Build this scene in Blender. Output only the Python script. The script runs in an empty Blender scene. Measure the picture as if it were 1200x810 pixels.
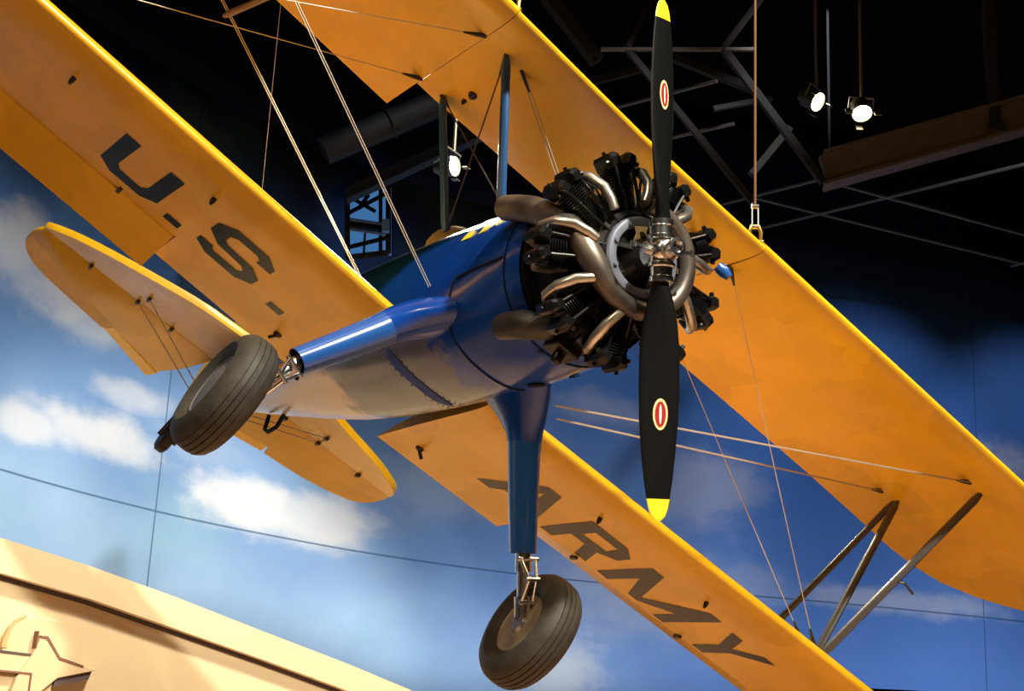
import bpy, bmesh, math, random
from mathutils import Vector, Matrix
random.seed(7)
sc = bpy.context.scene
col = sc.collection
V = Vector
pi = math.pi
sin, cos, rad = math.sin, math.cos, math.radians

# ------------------------------------------------------------------ helpers
class MB:
    def __init__(s): s.v = []; s.f = []; s.m = []; s.uv = None
    def add(s, vs, fs, mi=0):
        o = len(s.v); s.v += [tuple(p) for p in vs]
        s.f += [tuple(i + o for i in f) for f in fs]; s.m += [mi] * len(fs)
    def loft(s, rings, closed=True, caps=(True, True), mi=0):
        n = len(rings[0]); vs = [p for r in rings for p in r]; fs = []
        for k in range(len(rings) - 1):
            for i in range(n if closed else n - 1):
                j = (i + 1) % n
                fs.append((k * n + i, k * n + j, (k + 1) * n + j, (k + 1) * n + i))
        if closed and caps[0]: fs.append(tuple(reversed(range(n))))
        if closed and caps[1]: fs.append(tuple((len(rings) - 1) * n + i for i in range(n)))
        s.add(vs, fs, mi)
    def tube(s, pts, r, n=10, mi=0, caps=(True, True), flat=1.0, flatdir=None):
        pts = [V(p) for p in pts]
        rs = r if isinstance(r, (list, tuple)) else [r] * len(pts)
        t0 = (pts[1] - pts[0]).normalized()
        ref = V(flatdir) if flatdir else (V((0, 0, 1)) if abs(t0.z) < .9 else V((1, 0, 0)))
        rings = []; a = None
        for i, p in enumerate(pts):
            t = ((pts[min(i + 1, len(pts) - 1)] - pts[max(i - 1, 0)])).normalized()
            if a is None: a = (ref - t * ref.dot(t)).normalized()
            else: a = (a - t * a.dot(t)).normalized()
            b = t.cross(a)
            rings.append([p + a * (rs[i] * cos(2 * pi * k / n)) + b * (rs[i] * flat * sin(2 * pi * k / n)) for k in range(n)])
        s.loft(rings, True, caps, mi)
    def lathe(s, prof, c, axis, n=32, mi=0, caps=(True, True)):
        c = V(c); ax = V(axis).normalized()
        ref = V((0, 0, 1)) if abs(ax.z) < .9 else V((1, 0, 0))
        a = (ref - ax * ref.dot(ax)).normalized(); b = ax.cross(a)
        rings = [[c + ax * h + a * (r * cos(2 * pi * k / n)) + b * (r * sin(2 * pi * k / n)) for k in range(n)] for h, r in prof]
        s.loft(rings, True, caps, mi)
    def box(s, c, ex, ey, ez, mi=0):
        c, ex, ey, ez = V(c), V(ex), V(ey), V(ez)
        vs = [c + ex * a + ey * b + ez * d for a in (-1, 1) for b in (-1, 1) for d in (-1, 1)]
        s.add(vs, [(0, 1, 3, 2), (4, 6, 7, 5), (0, 4, 5, 1), (2, 3, 7, 6), (0, 2, 6, 4), (1, 5, 7, 3)], mi)
    def bar(s, a, b, w, h, up=(0, 0, 1), mi=0):
        a, b = V(a), V(b); t = (b - a); L = t.length; t.normalize(); u = V(up)
        if abs(u.dot(t)) > .95: u = V((1, 0, 0))
        u = (u - t * u.dot(t)).normalized(); x = t.cross(u)
        s.box((a + b) / 2, t * (L / 2), x * (w / 2), u * (h / 2), mi)
    def prism(s, poly, f, mi=0):
        """poly 2D; f(u,v,side) -> 3D, side 0/1"""
        n = len(poly)
        s.add([f(u, v, 0) for u, v in poly] + [f(u, v, 1) for u, v in poly],
              [tuple(range(n)), tuple(reversed(range(n, 2 * n)))] + [(i, i + n, (i + 1) % n + n, (i + 1) % n) for i in range(n)], mi)
    def build(s, name, mats, parent=None, smooth=True, angle=35, bevel=0, fixn=True):
        me = bpy.data.meshes.new(name); me.from_pydata(s.v, [], s.f); me.update()
        mats = mats if isinstance(mats, (list, tuple)) else [mats]
        for m in mats: me.materials.append(m)
        me.polygons.foreach_set('material_index', s.m)
        if fixn:
            bm = bmesh.new(); bm.from_mesh(me); bmesh.ops.recalc_face_normals(bm, faces=bm.faces); bm.to_mesh(me); bm.free()
        if smooth:
            me.polygons.foreach_set('use_smooth', [True] * len(me.polygons))
            me.set_sharp_from_angle(angle=rad(angle))
        o = bpy.data.objects.new(name, me); col.objects.link(o)
        if parent: o.parent = parent
        if bevel:
            b = o.modifiers.new('bevel', 'BEVEL'); b.width = bevel; b.segments = 2; b.limit_method = 'ANGLE'
        return o

def empty(name, label, cat, loc=(0, 0, 0), group=None, parent=None):
    o = bpy.data.objects.new(name, None); col.objects.link(o); o.location = loc; o.empty_display_size = .1
    if parent: o.parent = parent
    if label: o['label'] = label; o['category'] = cat
    if group: o['group'] = group
    return o
def tag(o, label, cat, group=None):
    o['label'] = label; o['category'] = cat
    if group: o['group'] = group
    return o
def structure(o): o['kind'] = 'structure'; return o

# ------------------------------------------------------------------ materials
def mat(name, c, rough=.5, metal=0., spec=.5, coat=0., noise=0., nscale=8., bump=0., bscale=40., emit=None, estr=0., rnoise=0., c2=None, coords='Object'):
    m = bpy.data.materials.new(name); m.use_nodes = True; nt = m.node_tree; N = nt.nodes; L = nt.links
    b = N['Principled BSDF']
    b.inputs['Base Color'].default_value = (*c, 1); b.inputs['Roughness'].default_value = rough
    b.inputs['Metallic'].default_value = metal; b.inputs['Specular IOR Level'].default_value = spec
    b.inputs['Coat Weight'].default_value = coat; b.inputs['Coat Roughness'].default_value = .08
    tc = N.new('ShaderNodeTexCoord')
    if noise or c2:
        nz = N.new('ShaderNodeTexNoise'); nz.inputs['Scale'].default_value = nscale; nz.inputs['Detail'].default_value = 6
        L.new(tc.outputs[coords], nz.inputs['Vector'])
        mx = N.new('ShaderNodeMix'); mx.data_type = 'RGBA'
        d = c2 if c2 else tuple(x * (1 - noise) for x in c)
        mx.inputs[6].default_value = (*c, 1); mx.inputs[7].default_value = (*d, 1)
        mr = N.new('ShaderNodeMapRange'); mr.inputs[1].default_value = .38; mr.inputs[2].default_value = .68
        L.new(nz.outputs['Fac'], mr.inputs[0]); L.new(mr.outputs[0], mx.inputs[0]); L.new(mx.outputs[2], b.inputs['Base Color'])
    if rnoise:
        nz3 = N.new('ShaderNodeTexNoise'); nz3.inputs['Scale'].default_value = nscale * .6; nz3.inputs['Detail'].default_value = 4
        L.new(tc.outputs[coords], nz3.inputs['Vector'])
        mr = N.new('ShaderNodeMapRange'); mr.inputs[1].default_value = .3; mr.inputs[2].default_value = .7
        mr.inputs[3].default_value = rough; mr.inputs[4].default_value = rough + rnoise
        L.new(nz3.outputs['Fac'], mr.inputs[0]); L.new(mr.outputs[0], b.inputs['Roughness'])
    if bump:
        nz2 = N.new('ShaderNodeTexNoise'); nz2.inputs['Scale'].default_value = bscale; nz2.inputs['Detail'].default_value = 5
        L.new(tc.outputs[coords], nz2.inputs['Vector'])
        bp = N.new('ShaderNodeBump'); bp.inputs['Strength'].default_value = bump; bp.inputs['Distance'].default_value = .02
        L.new(nz2.outputs['Fac'], bp.inputs['Height']); L.new(bp.outputs[0], b.inputs['Normal'])
    if emit:
        b.inputs['Emission Color'].default_value = (*emit, 1); b.inputs['Emission Strength'].default_value = estr
    return m

def fabric_mat(name, c):
    """doped yellow fabric: faint rib tapes across the chord, soft sag between ribs"""
    m = mat(name, c, rough=.27, spec=.5, noise=.10, nscale=3.0, rnoise=.12)
    nt = m.node_tree; N = nt.nodes; L = nt.links; b = N['Principled BSDF']
    tc = N.new('ShaderNodeTexCoord'); sx = N.new('ShaderNodeSeparateXYZ'); L.new(tc.outputs['Object'], sx.inputs[0])
    ma = N.new('ShaderNodeMath'); ma.operation = 'MULTIPLY'; ma.inputs[1].default_value = 2 * pi / .31; L.new(sx.outputs['Y'], ma.inputs[0])
    co = N.new('ShaderNodeMath'); co.operation = 'COSINE'; L.new(ma.outputs[0], co.inputs[0])
    nz = N.new('ShaderNodeTexNoise'); nz.inputs['Scale'].default_value = 2.2; nz.inputs['Detail'].default_value = 3; L.new(tc.outputs['Object'], nz.inputs['Vector'])
    ad = N.new('ShaderNodeMath'); ad.operation = 'MULTIPLY_ADD'; ad.inputs[1].default_value = .10; L.new(co.outputs[0], ad.inputs[0]); L.new(nz.outputs['Fac'], ad.inputs[2])
    bp = N.new('ShaderNodeBump'); bp.inputs['Strength'].default_value = .35; bp.inputs['Distance'].default_value = .03
    L.new(ad.outputs[0], bp.inputs['Height']); L.new(bp.outputs[0], b.inputs['Normal'])
    # doped-on repair patches, a shade lighter or darker than the rest
    vo = N.new('ShaderNodeTexVoronoi'); vo.distance = 'CHEBYCHEV'; vo.inputs['Scale'].default_value = 1.9; vo.inputs['Randomness'].default_value = .75
    L.new(tc.outputs['Object'], vo.inputs['Vector']); sv = N.new('ShaderNodeSeparateColor'); L.new(vo.outputs['Color'], sv.inputs[0])
    mr = N.new('ShaderNodeMapRange'); mr.inputs[3].default_value = .90; mr.inputs[4].default_value = 1.04; L.new(sv.outputs[0], mr.inputs[0])
    hs = N.new('ShaderNodeHueSaturation'); L.new(mr.outputs[0], hs.inputs['Value'])
    lk = b.inputs['Base Color'].links[0]; L.new(lk.from_socket, hs.inputs['Color']); L.new(hs.outputs[0], b.inputs['Base Color'])
    return m

M_YEL = fabric_mat('yellow_fabric', (.70, .385, .010))
M_YELM = mat('yellow_metal', (.80, .46, .012), rough=.28, coat=.3)
M_BLUE = mat('blue_paint', (.004, .045, .28), rough=.2, spec=.35, coat=.12, noise=.2, nscale=3, bump=.04, bscale=5)
M_BELLY = mat('grey_belly_painted_sheen', (.24, .245, .275), rough=.2, spec=.24, bump=.05, bscale=4)
def belly_nodes(m):
    nt = m.node_tree; N = nt.nodes; L = nt.links; b = N['Principled BSDF']
    tc = N.new('ShaderNodeTexCoord'); sx = N.new('ShaderNodeSeparateXYZ'); L.new(tc.outputs['Object'], sx.inputs[0])
    def nz(sc_, off):
        n = N.new('ShaderNodeTexNoise'); n.inputs['Scale'].default_value = sc_; n.inputs['Detail'].default_value = 7; n.inputs['Roughness'].default_value = .62
        mp = N.new('ShaderNodeMapping'); mp.inputs['Location'].default_value = (off, 0, 0); L.new(tc.outputs['Object'], mp.inputs[0]); L.new(mp.outputs[0], n.inputs['Vector']); return n.outputs['Fac']
    def step(src, lo, hi, noise_, amp):
        a = N.new('ShaderNodeMath'); a.operation = 'MULTIPLY_ADD'; a.inputs[1].default_value = amp; L.new(noise_, a.inputs[0]); L.new(src, a.inputs[2])
        r = N.new('ShaderNodeMapRange'); r.inputs[1].default_value = lo; r.inputs[2].default_value = hi; L.new(a.outputs[0], r.inputs[0]); return r.outputs[0]
    def mix(f, a, c):
        n = N.new('ShaderNodeMix'); n.data_type = 'RGBA'; L.new(f, n.inputs[0])
        for i, v in ((6, a), (7, c)):
            if isinstance(v, tuple): n.inputs[i].default_value = (*v, 1)
            else: L.new(v, n.inputs[i])
        return n.outputs[2]
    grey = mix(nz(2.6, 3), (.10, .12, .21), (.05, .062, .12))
    c1 = mix(step(sx.outputs['X'], -2.72, -2.60, nz(2.2, 0), .8), (.52, .44, .40), grey)     # cream facade reflection painted on the tail, ragged edge, grey ahead
    c2 = mix(step(sx.outputs['X'], -1.06, -1.0, nz(5, 7), .9), c1, (.006, .045, .30))         # patches of blue towards the nose
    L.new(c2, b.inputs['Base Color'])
belly_nodes(M_BELLY)
M_BLUEL = mat('blue_gear_paint', (.012, .075, .30), rough=.22, spec=.6, coat=.5)
M_BLUES = mat('blue_strip_paint', (.006, .035, .22), rough=.6, spec=.2)
M_STRUT = mat('blue_strut_paint', (.020, .080, .22), rough=.3, coat=.3)
M_NSTRUT = mat('dark_strut_paint', (.05, .046, .046), rough=.4, coat=.2)
M_BLK = mat('black_engine_enamel', (.005, .005, .0055), rough=.28, spec=.3, noise=.3, nscale=20)
M_BLKM = mat('black_matte', (.006, .006, .007), rough=.7, spec=.15)
M_DARK = mat('dark_fitting', (.02, .017, .013), rough=.5)
M_LET = mat('black_letter_paint', (.007, .006, .0045), rough=.25, spec=.2, noise=.4, nscale=6)
M_TYRE = mat('tyre_rubber', (.042, .038, .031), rough=.55, spec=.25, noise=.3, nscale=14, bump=.15, bscale=60)
M_HUBC = mat('grey_wheel_cover', (.10, .10, .11), rough=.5, noise=.2)
M_HUBI = mat('wheel_rim_cream', (.30, .24, .16), rough=.45, noise=.4, nscale=9)
M_STEEL = mat('polished_steel', (.78, .78, .78), rough=.22, metal=1, noise=.25, nscale=12)
M_ALU = mat('grey_aluminium', (.34, .34, .36), rough=.38, metal=.8, noise=.3, nscale=10)
M_DALU = mat('dull_grey_duct', (.035, .035, .037), rough=.5, metal=.3, noise=.3)
M_NOSE = mat('nose_case_grey', (.20, .22, .29), rough=.42, metal=.5, noise=.2, nscale=8)
M_EXH = mat('exhaust_steel', (.17, .14, .115), rough=.42, metal=.75, c2=(.055, .05, .05), nscale=5)
M_PIPE = mat('intake_pipe_steel', (.52, .48, .42), rough=.3, metal=.9, noise=.3, nscale=14)
M_BRASS = mat('brass', (.55, .36, .10), rough=.3, metal=.9)
M_PROP = mat('black_blade_paint', (.0045, .0045, .0045), rough=.45, spec=.09)
M_TIP = mat('yellow_tip_paint', (.85, .62, .02), rough=.4)
M_CREAM = mat('cream_decal', (.72, .56, .30), rough=.4)
M_RED = mat('red_decal', (.33, .012, .014), rough=.4)
M_WHITE = mat('white_decal', (.72, .70, .74), rough=.4)
M_WIRE = mat('steel_wire', (.48, .41, .34), rough=.4, metal=.35)
M_DWIRE = mat('dark_wire', (.05, .04, .03), rough=.5, metal=.3)
M_GLASS = mat('windshield_frame', (.62, .56, .40), rough=.4)
M_SOOT = mat('dark_accessories', (.007, .0065, .006), rough=.4, metal=.1, spec=.3, noise=.4, nscale=15)
M_FACADE = mat('cream_plaster', (.80, .64, .40), rough=.85, noise=.05, nscale=2)
M_FAC2 = mat('cream_plaster_relief', (.78, .60, .36), rough=.85, noise=.05, nscale=2)
M_SHADE = mat('dark_shade_paint', (.10, .075, .07), rough=.9)  # shade under the ledge and star, put into the colour
M_SHADEB = mat('brown_shade_paint', (.22, .10, .06), rough=.9)  # browner colour for the shadow lines round the star
M_FLOOR = mat('tan_floor', (.50, .30, .19), rough=.5, noise=.12, nscale=1.2)
M_CEIL = mat('black_ceiling', (.0022, .0020, .0020), rough=.9, spec=.02)
M_TRUSS = mat('dark_steel', (.020, .018, .017), rough=.7, spec=.12, noise=.2)
M_BEAM = mat('brown_beam', (.075, .060, .052), rough=.7, noise=.2)
M_NAVY = mat('navy_wall', (.004, .006, .016), rough=.9, spec=.03)
M_BLUEWIN = mat('blue_lit_pane', (.02, .05, .1), rough=.6, emit=(.05, .17, .40), estr=.85)
M_LAMP = mat('lamp_lens', (1, .9, .7), emit=(1, .84, .55), estr=30)
M_LAMPH = mat('lamp_housing', (.02, .02, .02), rough=.4)
M_LAMPG = mat('lamp_yoke', (.35, .33, .28), rough=.3, metal=.8)

# ------------------------------------------------------------------ the biplane frame
Mw = Matrix(((0.4942856531893785, 0.7479853420928281, 0.44294426406199694), (-0.8654632138674274, 0.47124683354210617, 0.1699995509370595), (-0.08157890961157088, -0.46738030541606396, 0.8802843470241727)))
O = V((0.6808229725021442, 6.6431919803696236, 4.096125854173376))
plane = empty('biplane', 'yellow-winged biplane with blue fuselage banking under the dark museum ceiling', 'aeroplane')
plane.matrix_world = Matrix.Translation(O) @ Mw.to_4x4()
def PW(p): return O + Mw @ V(p)          # plane coords -> world

# ---- wing geometry: x forward, y left, z up, origin at the propeller hub
XU, ZU, DU, IU = -.979, 1.083, .0221, .0575
XL, ZL, DL, IL = -1.856, -.344, .0285, .0721
def af(x):
    yt = .6 * (.2969 * math.sqrt(max(x, 0)) - .126 * x - .3516 * x * x + .2843 * x ** 3 - .1036 * x ** 4)
    yc = .04 / .16 * (.8 * x - x * x) if x < .4 else .04 / .36 * (.2 + .8 * x - x * x)
    return yc + yt + .018, yc - yt + .018
def wing_pt(which, side, c0, c1, c, y, up, th=1.):
    x0, z0, d, i = (XU, ZU, DU, IU) if which == 'u' else (XL, ZL, DL, IL)
    C = max(c1 - c0, .02); t = min(max((c - c0) / C, 0), 1)
    a, b = af(t); zz = (a if up else b) * C * th
    return V((x0 - c, side * y, z0 + y * d - c * i + zz))
XS = [0, .004, .012, .025, .045, .075, .12, .18, .26, .36, .48, .60, .70, .80, .88, .95, 1.0]
def wing_ring(which, side, st):
    y, c0, c1 = st[:3]; th = st[3] if len(st) > 3 else 1.; cut = st[4] if len(st) > 4 else 1.
    cs = [c0 + (c1 - c0) * x * cut for x in XS]
    return [wing_pt(which, side, c0, c1, c, y, True, th) for c in reversed(cs)] + [wing_pt(which, side, c0, c1, c, y, False, th) for c in cs[1:]]
def wing(name, which, side, stations, parent, m=None):
    b = MB(); b.loft([wing_ring(which, side, s) for s in stations])
    return b.build(name, m or M_YEL, parent, angle=40)

def tip(le, te):   # rounded wing tip stations appended (y, c0, c1)
    return [(4.40, .03, 1.485, .9), (4.60, .12, 1.31, .8), (4.72, .22, 1.15, .7), (4.81, .34, 1.00, .6), (4.87, .48, .85, .5), (4.90, .62, .72, .4)]
for side in (1, -1):
    stu = [(1.00, 0, 1.545), (2.0, 0, 1.54), (3.0, 0, 1.545), (3.5, 0, 1.565), (3.9, 0, 1.585), (4.05, 0, 1.578), (4.2, .0, 1.555)] + tip(0, 0)
    wing('upper_wing_panel', 'u', side, stu, plane)
# centre section with trailing-edge cut-out
b = MB(); rings = []
for y in (-.995, -.85, -.5, -.2, 0, .2, .5, .85, .995):
    ay = abs(y); te = 1.08 + .065 * min(ay / .85, 1)
    r = wing_ring('u', 1 if y >= 0 else -1, (ay, 0, te)); rings.append(r)
b.loft(rings); b.build('upper_centre_section', M_YEL, plane, angle=40)
def zbot(which, c, y, c1): return wing_pt(which, 1, 0, c1, c, y, False).z
HC = 1.10 / 1.5
for side in (1, -1):
    st = [(.40, 0, 1.5), (1.47, 0, 1.5), (1.475, 0, 1.5, 1, HC), (2.8, 0, 1.5, 1, HC), (4.05, 0, 1.5, 1, HC), (4.06, 0, 1.5)] + tip(0, 0)
    w = wing('lower_wing_panel', 'l', side, st, plane)
    # aileron, hinged at 1.10 m of chord
    defl = rad(19 if side < 0 else -16)
    b = MB(); rings = []
    for y in (1.485, 2.8, 4.045):
        ring = []
        hz = wing_pt('l', side, 0, 1.5, 1.11, y, True).z * .5 + wing_pt('l', side, 0, 1.5, 1.11, y, False).z * .5
        hp = V((XL - 1.11, side * y, hz))
        cs = [1.118, 1.122, 1.14, 1.2, 1.3, 1.4, 1.47, 1.5]
        pts = [wing_pt('l', side, 0, 1.5, c, y, True) for c in reversed(cs)] + [wing_pt('l', side, 0, 1.5, c, y, False) for c in cs]
        for p in pts:
            d = p - hp
            ring.append(hp + V((d.x * cos(defl) - d.z * -sin(defl) * 1, 0, d.z * cos(defl) + d.x * sin(defl))))
        rings.append(ring)
    b.loft(rings); b.build('aileron', M_YEL, w, angle=40)
    # hinge brackets
    for y in (1.9, 2.9, 3.8):
        h = MB(); p = wing_pt('l', side, 0, 1.5, 1.10, y, False); h.box(p + V((0, 0, -.006)), V((.035, 0, 0)), V((0, .012, 0)), V((0, 0, .012)))
        h.build('hinge_bracket', M_DARK, w)
    # small drain grommets / tie-down eyes under the wing
    for c, y in ((.318, 1.527), (.337, 2.499)):
        h = MB(); p = wing_pt('l', side, 0, 1.5, c, y, False); h.lathe([(0, .016), (-.02, .016), (-.045, .008)], p, (0, 0, 1), 10); h.build('tie_down_eye', M_DARK, w)

def decal(name, polys, side, m, parent, cut=(.5, .6, .7, .8, .9, 1.0)):
    """flat painted letters laid on the curved lower-wing underside, (c,y) polygons"""
    bm = bmesh.new()
    for poly in polys:
        vs = [bm.verts.new((c, y, 0)) for c, y in poly]; bm.faces.new(vs)
    bm.normal_update(); bmesh.ops.triangulate(bm, faces=bm.faces)
    for c in cut:
        bmesh.ops.bisect_plane(bm, geom=bm.verts[:] + bm.edges[:] + bm.faces[:], plane_co=(c, 0, 0), plane_no=(1, 0, 0))
    for v in bm.verts:
        c, y = v.co.x, v.co.y
        p = wing_pt('l', side, 0, 1.5, c, y, False); v.co = p + V((0, 0, -.0025))
    bmesh.ops.recalc_face_normals(bm, faces=bm.faces)
    me = bpy.data.meshes.new(name); bm.to_mesh(me); bm.free(); me.materials.append(m)
    o = bpy.data.objects.new(name, me); col.objects.link(o); o.parent = parent
    return o
lw = [o for o in plane.children if o.name.startswith('lower_wing_panel')]
lwL = [o for o in lw if o.data.vertices[0].co.y > 0][0]; lwR = [o for o in lw if o.data.vertices[0].co.y < 0][0]
decal('letter', [[(1.04, .975), (.44, 1.17), (.44, 1.285), (1.04, 1.48), (1.04, 1.37), (.91, 1.325), (.91, 1.27), (.82, 1.27), (.82, 1.295), (.56, 1.2275), (.82, 1.16), (.82, 1.27), (.91, 1.27), (.91, 1.13), (1.04, 1.085)]], 1, M_LET, lwL)
decal('letter', [[(1.04, 1.54), (.435, 1.55), (.435, 1.865), (.55, 1.98), (.70, 1.98), (.80, 1.875), (1.04, 1.96), (1.04, 1.855), (.81, 1.77), (.81, 1.65), (.70, 1.665), (.69, 1.875), (.55, 1.865), (.55, 1.67), (.70, 1.665), (.81, 1.65), (1.04, 1.645)]], 1, M_LET, lwL)
decal('letter', [[(1.05, 2.073), (.445, 2.092), (.445, 2.20), (.955, 2.415), (.445, 2.63), (.445, 2.74), (1.07, 2.725), (1.07, 2.625), (.81, 2.63), (1.04, 2.45), (1.04, 2.36), (.705, 2.195), (1.06, 2.178)]], 1, M_LET, lwL)
decal('letter', [[(1.07, 3.01), (.785, 3.02), (.475, 2.865), (.475, 2.97), (.70, 3.075), (.475, 3.18), (.475, 3.287), (.78, 3.13), (1.07, 3.12)]], 1, M_LET, lwL)
decal('letter', [[(.43, 2.105), (.43, 2.0), (.82, 2.015), (.875, 1.985), (.875, 1.83), (.82, 1.80), (.43, 1.79), (.43, 1.69), (.90, 1.70), (.985, 1.80), (.985, 2.02), (.905, 2.115)]], -1, M_LET, lwR)
decal('letter', [[(.66, 1.40), (.53, 1.40), (.43, 1.30), (.43, 1.07), (.53, .975), (.61, .975), (.61, 1.08), (.56, 1.08), (.53, 1.11), (.53, 1.25), (.57, 1.29), (.645, 1.29), (.685, 1.26), (.70, 1.06), (.79, .975), (.90, .975), (.985, 1.07), (.985, 1.30), (.905, 1.40), (.83, 1.40), (.83, 1.30), (.86, 1.30), (.885, 1.27), (.885, 1.10), (.855, 1.08), (.82, 1.08), (.79, 1.11), (.77, 1.30)]], -1, M_LET, lwR)
for y0 in (1.51, .71):
    decal('full_stop', [[(.905, y0), (.99, y0), (.99, y0 + .11), (.905, y0 + .11)]], -1, M_LET, lwR)
for o in (lwL, lwR): pass
# root inspection fitting and scratch on each lower wing
for side, w in ((1, lwL), (-1, lwR)):
    h = MB(); p = wing_pt('l', side, 0, 1.5, 1.22, .60, False)
    h.lathe([(0, .03), (-.012, .028), (-.02, .012)], p, (0, 0, 1), 12); h.tube([p + V((0, 0, -.01)), p + V((.02, side * .04, -.06))], .012, 6)
    h.build('step_fitting', M_DARK, w)

# ---- fuselage: superellipse stations (x, half width, top, bottom, exponent)
FS = [(-.60, .425, .425, -.425, 2.0), (-.68, .445, .445, -.45, 2.05), (-.95, .44, .445, -.485, 2.3), (-1.3, .41, .455, -.505, 2.7), (-1.65, .40, .465, -.505, 3.0), (-2.1, .40, .475, -.495, 3.2),
      (-2.7, .40, .49, -.48, 3.2), (-3.3, .385, .52, -.445, 3.0), (-3.9, .345, .52, -.39, 2.8), (-4.6, .28, .50, -.31, 2.6), (-5.4, .20, .465, -.20, 2.4), (-6.2, .125, .43, -.06, 2.3), (-6.9, .07, .40, .06, 2.2), (-7.15, .03, .36, .14, 2.0)]
def fus_par(x):
    for a, b in zip(FS, FS[1:]):
        if a[0] >= x >= b[0]:
            t = (a[0] - x) / (a[0] - b[0]); return [p + (q - p) * t for p, q in zip(a, b)]
    return FS[0] if x > FS[0][0] else FS[-1]
def fus(x, th, off=0.):
    """th 0 = bottom, +90 = left side, 180 = top"""
    _, hw, zt, zb, n = fus_par(x); s, c = sin(th), cos(th)
    zc = (zt + zb) / 2; hh = (zt - zb) / 2
    y = (hw + off) * math.copysign(abs(s) ** (2 / n), s); z = zc - (hh + off) * math.copysign(abs(c) ** (2 / n), c)
    return V((x, y, z))
b = MB(); xs = []
for a, c in zip(FS, FS[1:]):
    k = 3 if a[0] < -.6 else 2
    xs += [a[0] + (c[0] - a[0]) * i / k for i in range(k)]
xs.append(FS[-1][0])
b.loft([[fus(x, 2 * pi * k / 64) for k in range(64)] for x in xs], caps=(False, True))
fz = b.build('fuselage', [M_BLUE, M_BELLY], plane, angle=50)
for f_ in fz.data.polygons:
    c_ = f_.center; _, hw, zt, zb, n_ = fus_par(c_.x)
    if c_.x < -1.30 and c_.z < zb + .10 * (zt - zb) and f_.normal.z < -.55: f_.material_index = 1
def strip_on_fus(name, path, w, m, off=.004, n=14):
    """narrow band following (x, theta) path over the fuselage skin"""
    pts = []
    for (x0, t0), (x1, t1) in zip(path, path[1:]):
        for i in range(n): pts.append((x0 + (x1 - x0) * i / n, t0 + (t1 - t0) * i / n))
    pts.append(path[-1]); P = [fus(x, t, off) for x, t in pts]
    b = MB(); b.tube(P, w, 6); return b.build(name, m, fz)
D = rad
# panel seams round the nose cowl and belly
strip_on_fus('panel_seam', [(-1.22, D(-72)), (-1.26, D(0)), (-1.22, D(72))], .004, M_BLKM)
strip_on_fus('panel_seam', [(-.70, D(-180)), (-.70, D(0)), (-.70, D(180))], .004, M_BLKM, n=30)
strip_on_fus('panel_seam', [(-1.2, D(-72)), (-.72, D(-66))], .006, M_BLKM)
# recessed blue strip across the belly with rivets
b = MB(); R = []
for i in range(21):
    t = D(-33 + 60 * i / 20); wd = .055 * min(1, .25 + (1 - abs(i - 10) / 10) * 1.6)
    R.append([fus(-1.98 + wd, t, .004), fus(-1.98 - wd, t, .004)])
b.loft(R, closed=False); b.build('belly_strip', M_BLUES, fz)
for s in (1, -1):
    for i in range(12):
        h = MB(); p = fus(-1.98 + s * .075, D(-34 + 62 * i / 11), .002); h.lathe([(0, .006), (-.004, .004)], p, (0, 0, 1), 6); h.build('rivet', M_DARK, fz)
# round drain openings under the cowl
for x, t, r in ((-1.10, D(33), .052), (-.90, D(47), .03), (-.83, D(-22), .014), (-.72, D(3), .012)):
    p = fus(x, t, .003); q = fus(x, t + .02, .003); nrm = (fus(x, t, .1) - fus(x, t, 0)).normalized()
    h = MB(); h.lathe([(0, r), (.004, r * .92)], p, nrm, 20); h.build('drain_hole', M_BLKM, fz)
# cockpit coamings and windshields
for x0, nm in ((-2.25, 'front'), (-3.25, 'rear')):
    b = MB(); rings = []
    for k in range(40):
        a = 2 * pi * k / 40; x = x0 - .34 + .36 * cos(a); y = .27 * sin(a)
        _, hw, zt, zb, n = fus_par(x); zc = (zt + zb) / 2; hh = (zt - zb) / 2
        z = zc + hh * (1 - abs(y / hw) ** n) ** (1 / n)
        rings.append(V((x, y, z)))
    b.tube(rings + [rings[0]], .022, 8); b.build('cockpit_coaming', M_BLKM, fz)
    hole = MB(); hole.add([p + V((0, 0, .003)) for p in rings], [tuple(range(40))]); hole.build('cockpit_opening', M_BLKM, fz)
    b = MB(); outer = []; hw_, hh_, rk_ = (.34, .26, .34) if nm == 'front' else (.25, .13, .15)
    for i in range(17):
        a = D(-82 + 164 * i / 16); y = hw_ * sin(a); h = hh_ * cos(a) ** .55
        _, hw, zt, zb, n = fus_par(x0); zc = (zt + zb) / 2; hh = (zt - zb) / 2
        zs_ = zc + hh * (1 - abs(y / hw) ** n) ** (1 / n)
        xx = x0 + .14 - .22 * (1 - cos(a))
        outer.append([V((xx, y, zs_ - .02)), V((xx - rk_ * cos(a) ** .55, y * .95, zs_ + h)), V((xx - rk_ * cos(a) ** .55 - .01, y * .95, zs_ + h)), V((xx - .01, y, zs_ - .02))])
    b.loft(outer); b.build('windshield', M_GLASS, fz)
# yellow digits on the right shoulder of the nose
def glyph(polys, x0, h=.17):
    g = MB()
    for poly in polys:
        (u0, v0), _a, (u1, v1), _b = poly; vs = [fus(x0 - (u0 + (u1 - u0) * i / 5) * .17, D(-101) - (v0 + (v1 - v0) * j / 5) * D(30), .004) for i in range(6) for j in range(6)]
        g.add(vs, [(i * 6 + j, i * 6 + j + 1, i * 6 + j + 7, i * 6 + j + 6) for i in range(5) for j in range(5)])
    return g.build('yellow_numeral', M_TIP, fz)
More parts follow.
